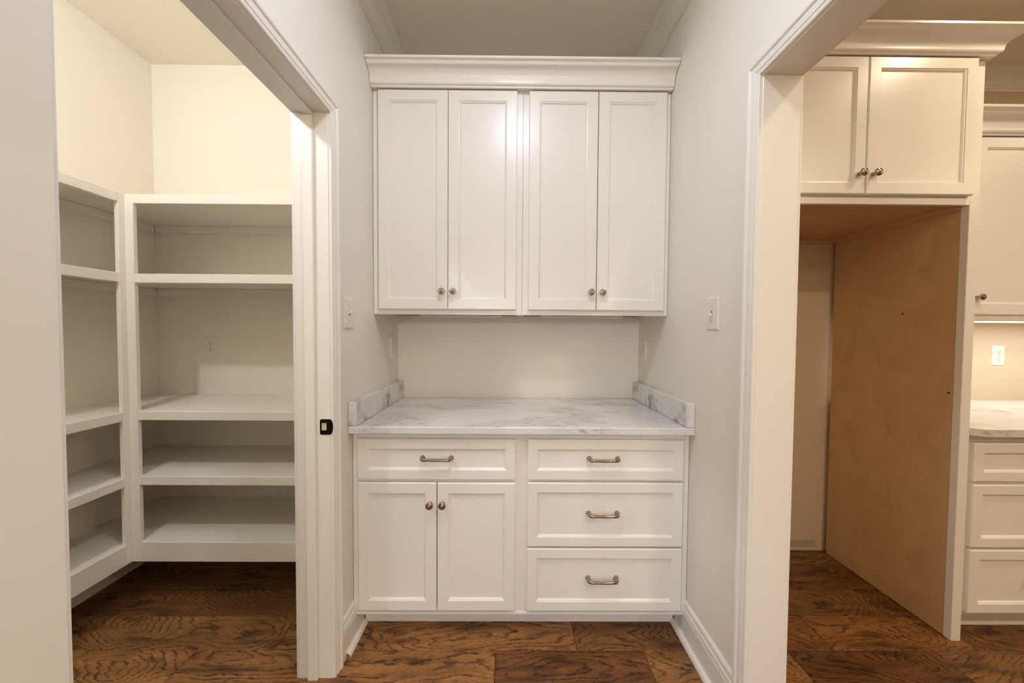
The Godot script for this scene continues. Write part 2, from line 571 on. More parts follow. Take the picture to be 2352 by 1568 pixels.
# ------------------------------------------------------------------ floor
func build_floor() -> void:
	var slab := boxes([[-2.9, KX + 0.3, -0.12, -0.016, -0.4, 6.9]])
	var fl := struct("floor", slab, "subfloor", "dark brown hand-scraped wood plank floor running through all three rooms", "floor")
	var width := 0.171
	var fixed := {      # end joints read off the photograph, by row
		1: [-1.45, -0.40, 0.75, 1.757, 2.9, 4.0],
		2: [-2.05, -0.957, 0.284, 1.346, 1.944, 3.1, 4.3],
		3: [-1.27, -0.05, 0.556, 1.151, 1.757, 2.75, 3.9],
		4: [-1.6, -0.7, 0.35, 1.42, 2.5, 3.6],
	}
	var looks := {      # which face and tone a plank of the photograph wears: row -> list by order
		1: [[1, 1], [4, 1], [2, 1], [1, 1], [3, 2], [0, 1], [4, 1]],
		2: [[4, 1], [1, 0], [0, 0], [5, 1], [3, 1], [1, 1], [2, 0], [4, 0]],
		3: [[3, 0], [2, 0], [3, 2], [5, 0], [1, 2], [4, 0], [0, 1], [1, 0]],
		4: [[2, 1], [4, 0], [1, 0], [5, 1], [0, 0], [3, 1], [2, 0]],
	}
	var z0 := 0.501 - 5.0 * width
	var row := -3
	while true:
		var za := z0 + (row + 3) * width
		if za > KEND + 0.1:
			break
		var zb := za + width
		var lo := -2.75
		var hi := KX + 0.15
		var cuts: Array = fixed.get(row, []).duplicate()
		var x: float = lo + rng.randf_range(0.25, 1.0) if cuts.is_empty() else cuts[cuts.size() - 1] + rng.randf_range(0.6, 1.25)
		while x < hi:
			cuts.append(x)
			x += rng.randf_range(0.6, 1.25)
		var ends: Array = [lo]
		for c in cuts:
			if c > lo + 0.05 and c < hi - 0.05:
				ends.append(c)
		ends.append(hi)
		for i in ends.size() - 1:
			var look: Array
			if looks.has(row) and i < looks[row].size(): look = looks[row][i]
			else: look = [rng.randi_range(0, 5), [0, 0, 1, 1, 2][rng.randi_range(0, 4)]]
			var g := 0.0007
			var dip := rng.randf_range(-0.0004, 0.0)
			var m := plank_mesh(ends[i] + g, ends[i + 1] - g, za + g, zb - g, dip, rng.randf(), rng.randf() < 0.5)
			part("plank", m, "plank_%d_%d" % look, fl)
		row += 1

func plank_mesh(x0: float, x1: float, za: float, zb: float, top: float, shift: float, turned: bool) -> M:
	var m := M.new()
	var b := 0.0018
	var len_m := maxf(1.45, x1 - x0)
	var from := shift * (1.0 - (x1 - x0) / len_m)      # keeps the whole plank inside one length of the texture
	var uvp := func(p: Vector3) -> Vector2:
		var u := (p.x - x0) / len_m + from
		var v := (p.z - za) / 0.171
		if turned: return Vector2(-u, 1.0 - v)
		return Vector2(u, v)
	var o := [V(x0, top - b, za), V(x1, top - b, za), V(x1, top - b, zb), V(x0, top - b, zb)]
	var q := [V(x0 + b, top, za + b), V(x1 - b, top, za + b), V(x1 - b, top, zb - b), V(x0 + b, top, zb - b)]
	var d := [V(x0, top - 0.015, za), V(x1, top - 0.015, za), V(x1, top - 0.015, zb), V(x0, top - 0.015, zb)]
	var mid := V((x0 + x1) * 0.5, top - 0.01, (za + zb) * 0.5)
	m.quad(q[0], q[1], q[2], q[3], Vector3.UP, uvp.call(q[0]), uvp.call(q[1]), uvp.call(q[2]), uvp.call(q[3]))
	for i in 4:
		var j := (i + 1) % 4
		var out: Vector3 = (o[i] + o[j]) * 0.5 - mid
		m.quad(o[i], o[j], q[j], q[i], out + Vector3.UP * 0.01, uvp.call(o[i]), uvp.call(o[j]), uvp.call(q[j]), uvp.call(q[i]))
		m.quad(d[i], d[j], o[j], o[i], out * V(1, 0, 1), uvp.call(d[i]), uvp.call(d[j]), uvp.call(o[j]), uvp.call(o[i]))
	return m

# ------------------------------------------------------------------ walls, ceilings, added window behind the camera
func build_shell() -> void:
	var T := 0.12
	struct("wall_back", boxes([[XL, XR, 0.0, CEIL, -T, 0.0]]), "wall", "plain cream painted wall between the counter and the upper cabinets", "wall")
	# the left wall: solid, then the pantry doorway from ZJ to 1.57, then solid again
	struct("wall_left", boxes([[XLP, XL, 0, CEIL, -T, ZJ - 0.019], [XLP, XL, HEAD + 0.019, CEIL, ZJ - 0.019, 1.589], [XLP, XL, 0, CEIL, 1.589, ZEND]]), "wall", "white side wall on the left of the alcove with the pantry doorway cut in it", "wall")
	struct("wall_right", boxes([[XR, XRK, 0, CEIL, -T, ZK - 0.019], [XR, XRK, HEAD + 0.019, CEIL, ZK - 0.019, 2.289], [XR, XRK, 0, CEIL, 2.289, 6.6 + 0.12]]), "wall", "white side wall on the right of the alcove with the cased kitchen opening", "wall")
	struct("ceiling", boxes([[XLP, XR, CEIL, CEIL + 0.1, -T, ZEND + T]]), "ceiling", "white ceiling of the alcove above the upper cabinets", "ceiling")
	struct("ceiling_pantry", boxes([[PX - T, XLP - 0.0005, CEIL, CEIL + 0.1, PZ - T, PEND + T]]), "pantry_wall", "white ceiling of the lit pantry on the left", "ceiling")
	struct("ceiling_kitchen", boxes([[XR, KX + T, CEIL, CEIL + 0.1, -T, KEND + T]]), "ceiling", "ceiling of the warm kitchen on the right", "ceiling")
	struct("wall_pantry_back", boxes([[PX - T, XLP, 0, CEIL, PZ - T, PZ]]), "pantry_wall", "cream wall behind the right-hand pantry shelves", "wall")
	struct("wall_pantry_left", boxes([[PX - T, PX, 0, CEIL, PZ, PEND]]), "pantry_wall", "cream wall behind the left-hand pantry shelves", "wall")
	struct("wall_pantry_front", boxes([[PX - T, XLP, 0, CEIL, PEND, PEND + T]]), "pantry_wall", "pantry wall behind the camera", "wall")
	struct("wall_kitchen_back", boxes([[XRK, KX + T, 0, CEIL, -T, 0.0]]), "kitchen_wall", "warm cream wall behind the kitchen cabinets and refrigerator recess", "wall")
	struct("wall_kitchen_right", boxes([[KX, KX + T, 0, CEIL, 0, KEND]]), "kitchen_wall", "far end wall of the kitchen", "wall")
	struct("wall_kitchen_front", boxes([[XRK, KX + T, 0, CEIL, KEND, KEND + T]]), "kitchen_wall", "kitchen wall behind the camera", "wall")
	# the room that the passage opens into, behind the camera
	struct("wall_front", boxes([[-2.6 - T, XLP, 0, CEIL, ZEND - T, ZEND], [-2.6 - T, -1.75, 0, CEIL, 6.6, 6.6 + T], [0.55, XR, 0, CEIL, 6.6, 6.6 + T], [-1.75, 0.55, 0, 0.5, 6.6, 6.6 + T], [-1.75, 0.55, 2.3, CEIL, 6.6, 6.6 + T]]), "wall", "walls at the near and far end of the room behind the camera", "wall")
	struct("wall_front_left", boxes([[-2.6 - T, -2.6, 0, CEIL, ZEND, 6.6]]), "wall", "left wall of the room behind the camera", "wall")
	struct("ceiling_front", boxes([[-2.6 - T, XR, CEIL, CEIL + 0.1, ZEND + T, 6.6 + T]]), "ceiling", "ceiling of the room behind the camera", "ceiling")

	var w := struct_node("window_1", "unseen white framed window added for cool light in the end wall behind the camera", "window")  # added out of view so cool daylight reaches the right alcove wall
	var z := 6.6 + 0.03
	part("window_frame", boxes([[-1.75, 0.55, 0.5, 0.55, z, z + 0.06], [-1.75, 0.55, 2.25, 2.3, z, z + 0.06], [-1.75, -1.70, 0.55, 2.25, z, z + 0.06], [0.50, 0.55, 0.55, 2.25, z, z + 0.06], [-0.625, -0.575, 0.55, 2.25, z, z + 0.06]]), "trim", w)
	part("pane", boxes([[-1.70, -0.625, 0.55, 2.25, z + 0.025, z + 0.03]]), "glass", w)
	part("pane", boxes([[-0.575, 0.50, 0.55, 2.25, z + 0.025, z + 0.03]]), "glass", w)

# casing: x = away from the opening, y = out of the wall
const CASING := [Vector2(0, 0), Vector2(0, 0.009), Vector2(0.004, 0.011), Vector2(0.011, 0.011), Vector2(0.0125, 0.0095), Vector2(0.014, 0.0125), Vector2(0.022, 0.0135), Vector2(0.031, 0.0145), Vector2(0.0325, 0.0165), Vector2(0.036, 0.019), Vector2(0.044, 0.0195), Vector2(0.047, 0.018), Vector2(0.047, 0)]

func build_door_frames() -> void:
	# the pantry door frame
	var t := struct_node("trim_1", "white moulded door frame of the pantry doorway with a black strike plate", "door frame")
	var zn := 1.57
	var r := 0.003
	var leg := 0.019
	part("jamb", boxes([[XLP, XL, 0.0, HEAD, ZJ - leg, ZJ]], 0.0015), "trim", t)
	part("jamb", boxes([[XLP, XL, 0.0, HEAD, zn, zn + leg]], 0.0015), "trim", t)
	part("head_jamb", boxes([[XLP, XL, HEAD, HEAD + leg, ZJ - leg, zn + leg]], 0.0015), "trim", t)
	part("door_stop", boxes([[-0.745, -0.708, 0.0, HEAD - 0.012, ZJ, ZJ + 0.012]], 0.003), "trim", t)
	part("door_stop", boxes([[-0.745, -0.708, 0.0, HEAD - 0.012, zn - 0.012, zn]], 0.003), "trim", t)
	part("door_stop", boxes([[-0.745, -0.708, HEAD - 0.012, HEAD, ZJ, zn]], 0.003), "trim", t)
	var m := M.new()
	m.sweep(PackedVector2Array(CASING), PackedVector3Array([V(XL, 0, ZJ - r), V(XL, HEAD + r, ZJ - r), V(XL, HEAD + r, zn + r), V(XL, 0, zn + r)]), Vector3.RIGHT, 1.0)
	part("casing", m, "trim", t)
	m = M.new()
	m.sweep(PackedVector2Array(CASING), PackedVector3Array([V(XLP, 0, ZJ - r), V(XLP, HEAD + r, ZJ - r), V(XLP, HEAD + r, zn + r), V(XLP, 0, zn + r)]), Vector3.LEFT, -1.0)
	part("casing", m, "trim", t)
	# strike plate: a D-shaped plate with a square hole
	m = M.new()
	var lo := V(-0.6945, 0.922, ZJ)
	var outer := PackedVector2Array()
	var W := 0.047
	var H := 0.057
	for q in [[0.004, 0.0], [W - 0.012, 0.0]]:
		outer.append(Vector2(q[0], q[1]))
	for i in 13:
		var a := -PI / 2 + PI * i / 12.0
		outer.append(Vector2(W - 0.012 + 0.012 * cos(a), H * 0.5 + (H * 0.5) * sin(a)) if i in range(1, 12) else Vector2(W - 0.012, 0.0 if i == 0 else H))
	outer.append_array([Vector2(0.004, H), Vector2(0.0, H - 0.004), Vector2(0.0, 0.004)])
	var clean := PackedVector2Array()
	for q in outer:
		if clean.is_empty() or clean[clean.size() - 1].distance_to(q) > 1e-5:
			clean.append(q)
	var hx0 := 0.005
	var hx1 := 0.024
	var hy0 := 0.016
	var hy1 := 0.043
	# four pieces around the hole, clipped from the outline
	for rect in [[-0.01, hx0, -0.01, H + 0.01], [hx1, W + 0.01, -0.01, H + 0.01], [hx0, hx1, -0.01, hy0], [hx0, hx1, hy1, H + 0.01]]:
		var cut := PackedVector2Array([Vector2(rect[0], rect[2]), Vector2(rect[1], rect[2]), Vector2(rect[1], rect[3]), Vector2(rect[0], rect[3])])
		for poly in Geometry2D.intersect_polygons(clean, cut):
			m.plate(poly, 0.0, 0.0022)
	part("strike_plate", m, "black_metal", t, "black strike plate").position = lo
	m = boxes([[0.006, 0.023, 0.017, 0.042, 0.0, 0.0006]])
	part("latch_mortise", m, "pale_wood", t).position = lo
	# the pantry door, folded back against the wall beside the camera
	var d := struct_node("door_1", "white pantry door folded back flat at the left edge of the view", "door")
	var dm := M.new()
	var dw := 0.768
	var dh := 2.065
	dm.front(dw, dh, PackedVector2Array([Vector2(0, 0), Vector2(0, 0.0335), Vector2(0.0015, 0.035)]), true)
	var slab := part("door_slab", dm, "trim", d)
	slab.position = V(-0.632, 0.012 + dh * 0.5, 1.617 + dw * 0.5)
	slab.rotation.y = PI / 2
	for y in [[0.24, 0.86], [1.02, 1.94]]:
		var pm := M.new()
		pm.front(0.52, y[1] - y[0], PackedVector2Array([Vector2(0, 0), Vector2(0, 0.003), Vector2(0.008, 0.006), Vector2(0.016, 0.004), Vector2(0.03, 0.001), Vector2(0.05, 0.004)]), true)
		var raised := part("door_panel", pm, "trim", d)
		raised.position = V(-0.5972, (y[0] + y[1]) * 0.5, 1.617 + dw * 0.5)
		raised.rotation.y = PI / 2
	for y in [0.24, 1.03, 1.83]:
		var hm := M.new()
		hm.lathe(PackedVector2Array([Vector2(0, 0), Vector2(0.0055, 0), Vector2(0.0055, 0.09), Vector2(0, 0.09)]), 12)
		var hinge := part("hinge", hm, "black_metal", d)
		hinge.position = V(-0.627, y + 0.09, 1.6125)
		hinge.rotation.x = PI / 2
	# the kitchen opening: jambs and head without a stop
	var k := struct_node("trim_2", "white moulded casing round the open doorway to the kitchen", "door frame")
	var ke := 2.27
	part("jamb", boxes([[XR, XRK, 0.0, HEAD, ZK - leg, ZK]], 0.0015), "trim", k)
	part("jamb", boxes([[XR, XRK, 0.0, HEAD, ke, ke + leg]], 0.0015), "trim", k)
	part("head_jamb", boxes([[XR, XRK, HEAD, HEAD + leg, ZK - leg, ke + leg]], 0.0015), "trim", k)
	m = M.new()
	m.sweep(PackedVector2Array(CASING), PackedVector3Array([V(XR, 0, ZK - r), V(XR, HEAD + r, ZK - r), V(XR, HEAD + r, ke + r), V(XR, 0, ke + r)]), Vector3.LEFT, -1.0)
	part("casing", m, "trim", k)
	m = M.new()
	m.sweep(PackedVector2Array(CASING), PackedVector3Array([V(XRK, 0, ZK - r), V(XRK, HEAD + r, ZK - r), V(XRK, HEAD + r, ke + r), V(XRK, 0, ke + r)]), Vector3.RIGHT, 1.0)
	part("casing", m, "trim", k)

# crown: x = out from the wall, y = up, measured from the top corner of wall and ceiling
func crown(pr: float, dr: float) -> PackedVector2Array:
	var p := PackedVector2Array([Vector2(0, 0), Vector2(0, -dr), Vector2(pr * 0.10, -dr), Vector2(pr * 0.13, -dr * 0.93), Vector2(pr * 0.22, -dr * 0.90)])
	for i in 9:
		var a := PI / 2 * i / 8.0
		p.append(Vector2(pr * (0.26 + 0.50 * (1.0 - cos(a))), -dr * (0.84 - 0.58 * sin(a))))
	p.append_array([Vector2(pr * 0.80, -dr * 0.22), Vector2(pr * 0.86, -dr * 0.13), Vector2(pr, -dr * 0.11), Vector2(pr, 0)])
	return p

const BASE := [Vector2(0, 0), Vector2(0.014, 0), Vector2(0.014, 0.108), Vector2(0.0125, 0.112), Vector2(0.013, 0.116), Vector2(0.012, 0.128), Vector2(0.0085, 0.134), Vector2(0.0095, 0.138), Vector2(0.0085, 0.150), Vector2(0.005, 0.158), Vector2(0.0, 0.160)]

func shoe() -> PackedVector2Array:
	var p := PackedVector2Array([Vector2(0.014, 0)])
	for i in 7:
		var a := PI / 2 * i / 6.0
		p.append(Vector2(0.014 + 0.017 * cos(a), 0.020 * sin(a)))
	return p

func build_mouldings() -> void:
	var m := M.new()
	m.sweep(crown(0.075, 0.098), PackedVector3Array([V(XL, CEIL, ZEND), V(XL, CEIL, 0), V(XR, CEIL, 0), V(XR, CEIL, ZEND)]), Vector3.UP, 1.0)
	struct("trim_3", m, "trim", "white crown moulding round the alcove ceiling", "crown moulding")
	m = M.new()
	m.sweep(crown(0.085, 0.105), PackedVector3Array([V(XRK, CEIL, KEND), V(XRK, CEIL, 0), V(KX, CEIL, 0), V(KX, CEIL, KEND)]), Vector3.UP, 1.0)
	struct("trim_4", m, "trim", "crown moulding under the kitchen ceiling above the far cabinets", "crown moulding")
	# baseboards: [name, path from far to near, which way it faces, label]
	var list := [
		["baseboard_left", [V(XL, 0, 0.533), V(XL, 0, 0.742)], 1.0, "short white baseboard between the cabinet toe kick and the pantry door casing", 0.71],
		["baseboard_right", [V(XR, 0, 0.533), V(XR, 0, 0.951)], -1.0, "white baseboard with shoe moulding along the right alcove wall", 0.951],
		["baseboard_pantry_left", [V(PX, 0, PZ + 0.0), V(PX, 0, PEND)], 1.0, "white baseboard under the left-hand pantry shelves", PEND],
		["baseboard_pantry_back", [V(PX + 0.032, 0, PZ), V(XLP, 0, PZ)], -1.0, "white baseboard in the shadow under the right-hand pantry shelves", 9.0],
	]
	for b in list:
		var bm := M.new()
		var path := PackedVector3Array(b[1])
		bm.sweep(PackedVector2Array(BASE), path, Vector3.UP, -b[2])
		var o := struct(b[0], bm, "trim", b[3], "baseboard")
		var sm := M.new()
		var sp := PackedVector3Array(b[1])
		if b[4] < 5.0: sp[1].z = b[4]
		sm.sweep(shoe(), sp, Vector3.UP, -b[2])
		part("shoe_moulding", sm, "trim", o)
	# the bare cut end of the left shoe moulding
	var em := M.new()
	em.sweep(shoe(), PackedVector3Array([V(XL, 0, 0.71), V(XL, 0, 0.7115)]), Vector3.UP, -1.0)
	part("cut_end", em, "raw_wood", get_node("baseboard_left"), "bare wood cut end")

# ------------------------------------------------------------------ cabinet fronts and hardware
func front_part(called: String, x0: float, x1: float, y0: float, y1: float, z: float, t: float, stile: float, parent: Node) -> MeshInstance3D:
	var m := M.new()
	var s := stile
	m.front(x1 - x0, y1 - y0, PackedVector2Array([Vector2(0, 0), Vector2(0, t - 0.0035), Vector2(0.0035, t), Vector2(s, t), Vector2(s + 0.001, t - 0.0025), Vector2(s + 0.0045, t - 0.0035), Vector2(s + 0.0085, t - 0.0075), Vector2(s + 0.0095, t - 0.0095), Vector2(s + 0.0125, t - 0.0095)]))
	var o := part(called, m, "cabinet", parent)
	o.position = V((x0 + x1) * 0.5, (y0 + y1) * 0.5, z)
	var p := boxes([[-(x1 - x0) * 0.5 + s + 0.006, (x1 - x0) * 0.5 - s - 0.006, -(y1 - y0) * 0.5 + s + 0.006, (y1 - y0) * 0.5 - s - 0.006, 0.004, t - 0.0096]])
	part("panel", p, "cabinet", o)
	return o

func knob(parent: Node, at: Vector3) -> void:
	var m := M.new()
	m.lathe(PackedVector2Array([Vector2(0.0, 0.0), Vector2(0.0085, 0.0), Vector2(0.0085, 0.002), Vector2(0.006, 0.0045), Vector2(0.005, 0.009), Vector2(0.0058, 0.0135), Vector2(0.0105, 0.0165), Vector2(0.0148, 0.0195), Vector2(0.0156, 0.022), Vector2(0.0150, 0.0248), Vector2(0.0132, 0.0262), Vector2(0.0118, 0.0258), Vector2(0.0108, 0.0266), Vector2(0.0086, 0.0272), Vector2(0.0076, 0.0264), Vector2(0.0066, 0.0278), Vector2(0.0042, 0.0298), Vector2(0.0, 0.0306)]), 28)
	part("knob", m, "nickel", parent, "polished nickel knob").position = at

func pull(parent: Node, at: Vector3) -> void:
	var m := M.new()
	var path := PackedVector3Array()
	var rad := PackedFloat32Array()
	var hw := 0.060
	var add := func(x: float, y: float, z: float, r: float) -> void:
		path.append(V(x, y, z)); rad.append(r)
	add.call(-hw, 0.0, 0.0, 0.0005); add.call(-hw, 0.0, 0.0005, 0.0105); add.call(-hw, 0.0, 0.004, 0.0105); add.call(-hw, 0.0, 0.008, 0.0085); add.call(-hw, -0.0005, 0.013, 0.0078)
	for i in 6:
		var a := PI / 2 * i / 5.0
		add.call(-hw + 0.016 * (1 - cos(a)), -0.001, 0.017 + 0.013 * sin(a), lerpf(0.0076, 0.0062, i / 5.0))
	for i in range(1, 10):
		var x := lerpf(-hw + 0.016, hw - 0.016, i / 10.0)
		add.call(x, -0.001, 0.030 + 0.0015 * sin(PI * i / 10.0), 0.0056)
	for i in 6:
		var a := PI / 2 * (5 - i) / 5.0
		add.call(hw - 0.016 * (1 - cos(a)), -0.001, 0.017 + 0.013 * sin(a), lerpf(0.0062, 0.0076, i / 5.0))
	add.call(hw, -0.0005, 0.013, 0.0078); add.call(hw, 0.0, 0.008, 0.0085); add.call(hw, 0.0, 0.004, 0.0105); add.call(hw, 0.0, 0.0005, 0.0105); add.call(hw, 0.0, 0.0, 0.0005)
	m.tube(path, rad, 18)
	part("pull", m, "nickel", parent, "polished nickel bar pull").position = at

# ------------------------------------------------------------------ the alcove's base cabinets
func build_alcove_base() -> void:
	var zf := 0.607           # face of the face frame
	var t := 0.0203
	var top := 0.882
	var x0 := XL + 0.002
	var x1 := XR - 0.002
	var c := thing("base_cabinet", "wide white base cabinet under the veined marble counter, doors at left and drawers at right", "cabinet")
	part("case", boxes([[x0 + 0.004, x1 - 0.004, 0.10, top, 0.004, zf - 0.0192]]), "cabinet", c)
	var za := zf - 0.019
	part("face_frame", boxes([
		[x0, -0.612, 0.10, top, za, zf], [0.010, 0.094, 0.10, top, za, zf], [0.712, x1, 0.10, top, za, zf],
		[-0.612, 0.010, 0.842, top, za, zf - 0.0001], [0.094, 0.712, 0.842, top, za, zf - 0.0001],
		[-0.612, 0.010, 0.10, 0.14, za, zf - 0.0001], [0.094, 0.712, 0.10, 0.14, za, zf - 0.0001],
		[-0.612, 0.010, 0.66, 0.70, za, zf - 0.0001], [0.094, 0.712, 0.66, 0.70, za, zf - 0.0001],
		[0.094, 0.712, 0.38, 0.415, za, zf - 0.0001]]), "cabinet", c)
	part("toe_kick", boxes([[x0 + 0.015, x1 - 0.015, 0.0005, 0.10, 0.512, 0.531]], 0.001), "cabinet", c)
	part("bottom_moulding", boxes([[x0 + 0.001, x1 - 0.001, 0.0985, 0.112, zf + 0.0002, zf + 0.006]], 0.002), "cabinet", c)
	for s in [[XL + 0.0015, XL + 0.0235], [XR - 0.0235, XR - 0.0015]]:
		part("scribe_strip", boxes([[s[0], s[1], 0.113, top, zf + 0.0002, zf + 0.0065]], 0.0025), "cabinet", c)
	var d := front_part("drawer", -0.6314, 0.0277, 0.685, 0.8556, zf, t, 0.040, c)
	pull(d, V(0.0, 0.005, t - 0.0096))
	d = front_part("door", -0.6314, -0.3025, 0.125, 0.672, zf, t, 0.044, c)
	knob(d, V(0.139, 0.186, t))
	d = front_part("door", -0.2990, 0.0277, 0.125, 0.672, zf, t, 0.044, c)
	knob(d, V(-0.140, 0.186, t))
	for y in [[0.685, 0.8556], [0.402, 0.674], [0.125, 0.394]]:
		d = front_part("drawer", 0.0768, 0.7313, y[0], y[1], zf, t, 0.040, c)
		pull(d, V(-0.008, 0.005, t - 0.0096))

func build_alcove_upper() -> void:
	var zf := 0.3705
	var t := 0.0203
	var mid := 0.0575
	var y0 := 1.3845
	var y1 := 2.50
	var ins := [[XL + 0.002, mid - 0.0006, -0.612, 0.012, -0.6285, -0.2990, -0.2965, 0.0292], [mid + 0.0006, XR - 0.002, 0.103, 0.72, 0.0855, 0.4110, 0.4145, 0.7375]]
	for u in 2:
		var q: Array = ins[u]
		var c := thing("wall_cabinet", ["tall white wall cabinet with two doors on the left above the marble counter", "tall white wall cabinet with two doors on the right above the marble counter"][u], "cabinet")
		part("case", boxes([[q[0] + 0.002, q[1] - 0.0005, y0 + 0.012, y1, 0.003, zf - 0.019]]), "cabinet", c)
		part("bottom_panel", boxes([[q[0] + 0.02, q[1] - 0.02, y0 + 0.0085, y0 + 0.012, 0.01, zf - 0.02]]), "raw_wood", c, "bare wood underside")
		part("face_frame", boxes([[q[0], q[2], y0, y1, zf - 0.019, zf], [q[3], q[1], y0, y1, zf - 0.019, zf], [q[2], q[3], y0, y0 + 0.04, zf - 0.0188, zf - 0.0001], [q[2], q[3], 2.41, y1, zf - 0.0188, zf - 0.0001]]), "cabinet", c)
		var sx := XL + 0.0015 if u == 0 else XR - 0.0015
		var s := 1.0 if u == 0 else -1.0
		part("scribe_strip", boxes([[minf(sx, sx + s * 0.020), maxf(sx, sx + s * 0.020), y0, 2.44, zf + 0.0002, zf + 0.0065]], 0.0025), "cabinet", c)
		var d := front_part("door", q[4], q[5], 1.4080, 2.4370, zf, t, 0.049, c)
		knob(d, V((q[5] - q[4]) * 0.5 - 0.0265, 1.4935 - (1.4080 + 2.4370) * 0.5, t))
		d = front_part("door", q[6], q[7], 1.4080, 2.4370, zf, t, 0.049, c)
		knob(d, V(-(q[7] - q[6]) * 0.5 + 0.0255, 1.4935 - (1.4080 + 2.4370) * 0.5, t))
	var m := M.new()
	m.sweep(crown(0.082, 0.092), PackedVector3Array([V(XR - 0.003, 2.533, zf + 0.021), V(XL + 0.002, 2.533, zf + 0.021)]), Vector3.UP, -1.0)
	m.box(V(XL + 0.002, 2.443, zf + 0.0005), V(XR - 0.003, 2.533, zf + 0.0212))
	lone("crown_moulding", m, "cabinet", "white crown moulding across the top of the two alcove wall cabinets", "crown moulding")
	# two unlit light bars screwed to the undersides
	for b in [[-0.475, -0.045, "white unlit under-cabinet light bar beneath the left wall cabinet above the counter"], [0.165, 0.600, "white unlit under-cabinet light bar beneath the right wall cabinet above the counter"]]:
		var o := thing("under_cabinet_light", b[2], "light bar")
		part("housing", boxes([[b[0], b[1], y0 - 0.0035, y0 + 0.0083, 0.16, 0.21]], 0.003), "white_metal", o)
		part("lens", boxes([[b[0] + 0.01, b[1] - 0.01, y0 - 0.0055, y0 - 0.0037, 0.17, 0.20]], 0.001), "plastic", o)

func build_counter() -> void:
	var m := M.new()
	m.box(V(XL + 0.0006, 0.884, 0.0006), V(XR - 0.0006, 0.914, 0.6555), 0.003)
	lone("countertop", m, "marble", "grey veined white marble countertop on the alcove base cabinets", "countertop")
	for s in [0, 1]:
		var q := M.new()
		if s == 0: q.box(V(XL + 0.0006, 0.9144, 0.0006), V(XL + 0.0335, 1.0145, 0.6535), 0.003)
		else: q.box(V(XR - 0.0335, 0.9144, 0.0006), V(XR - 0.0006, 1.0145, 0.6535), 0.003)
		lone("side_splash", q, "blotched_marble", ["low marble side splash against the left wall on the alcove countertop", "low marble side splash with grey veins against the right wall on the alcove countertop"][s], "backsplash")

# ------------------------------------------------------------------ pantry shelving
func build_pantry() -> void:
	var zs := 0.452           # front of the right-hand unit
	var xs := -1.757          # front of the left-hand unit
	var tops := [1.917, 1.558, 0.926, 0.622, 0.312]
	var face := 0.042
	var r := thing("shelving_unit", "white built-in pantry shelves facing the camera, beside the door jamb", "shelves")
	var l := thing("shelving_unit", "white built-in pantry shelves along the far left wall, running towards the camera", "shelves")
	for i in tops.size():
		var y: float = tops[i]
		var drop := face if i < 4 else 0.094
		var s := part("shelf", boxes([[xs + 0.0006, XLP - 0.001, y - 0.019, y - 0.0004, PZ + 0.001, zs - 0.019]]), "shelf_paint", r)
		part("nosing", boxes([[xs + 0.039, XLP - 0.001, y - drop, y, zs - 0.0188, zs]], 0.0018), "shelf_paint", s)
		part("cleat", boxes([[xs + 0.0006, XLP - 0.001, y - 0.060, y - 0.0195, PZ + 0.0008, PZ + 0.019]], 0.001), "shelf_paint", r)
		s = part("shelf", boxes([[PX + 0.001, xs - 0.019, y - 0.019, y - 0.0004, PZ + 0.001, PEND - 0.001], [xs - 0.019, xs + 0.0004, y - 0.019, y - 0.0004, PZ + 0.001, zs - 0.0192]]), "shelf_paint", l)
		part("nosing", boxes([[xs - 0.0188, xs, y - drop, y, zs + 0.025, PEND - 0.001]], 0.0018), "shelf_paint", s)
		part("cleat", boxes([[PX + 0.0008, PX + 0.019, y - 0.060, y - 0.0195, PZ + 0.02, PEND - 0.001]], 0.001), "shelf_paint", l)
		part("corner_cleat", boxes([[PX + 0.02, xs + 0.0004, y - 0.060, y - 0.0195, PZ + 0.0008, PZ + 0.019]], 0.001), "shelf_paint", l)
	part("stile", boxes([[xs + 0.0002, xs + 0.039, 0.218, 1.917, zs - 0.019, zs]], 0.0018), "shelf_paint", r)
	part("stile", boxes([[xs - 0.019, xs, 0.218, 1.917, zs - 0.019, zs + 0.025]], 0.0018), "shelf_paint", l)

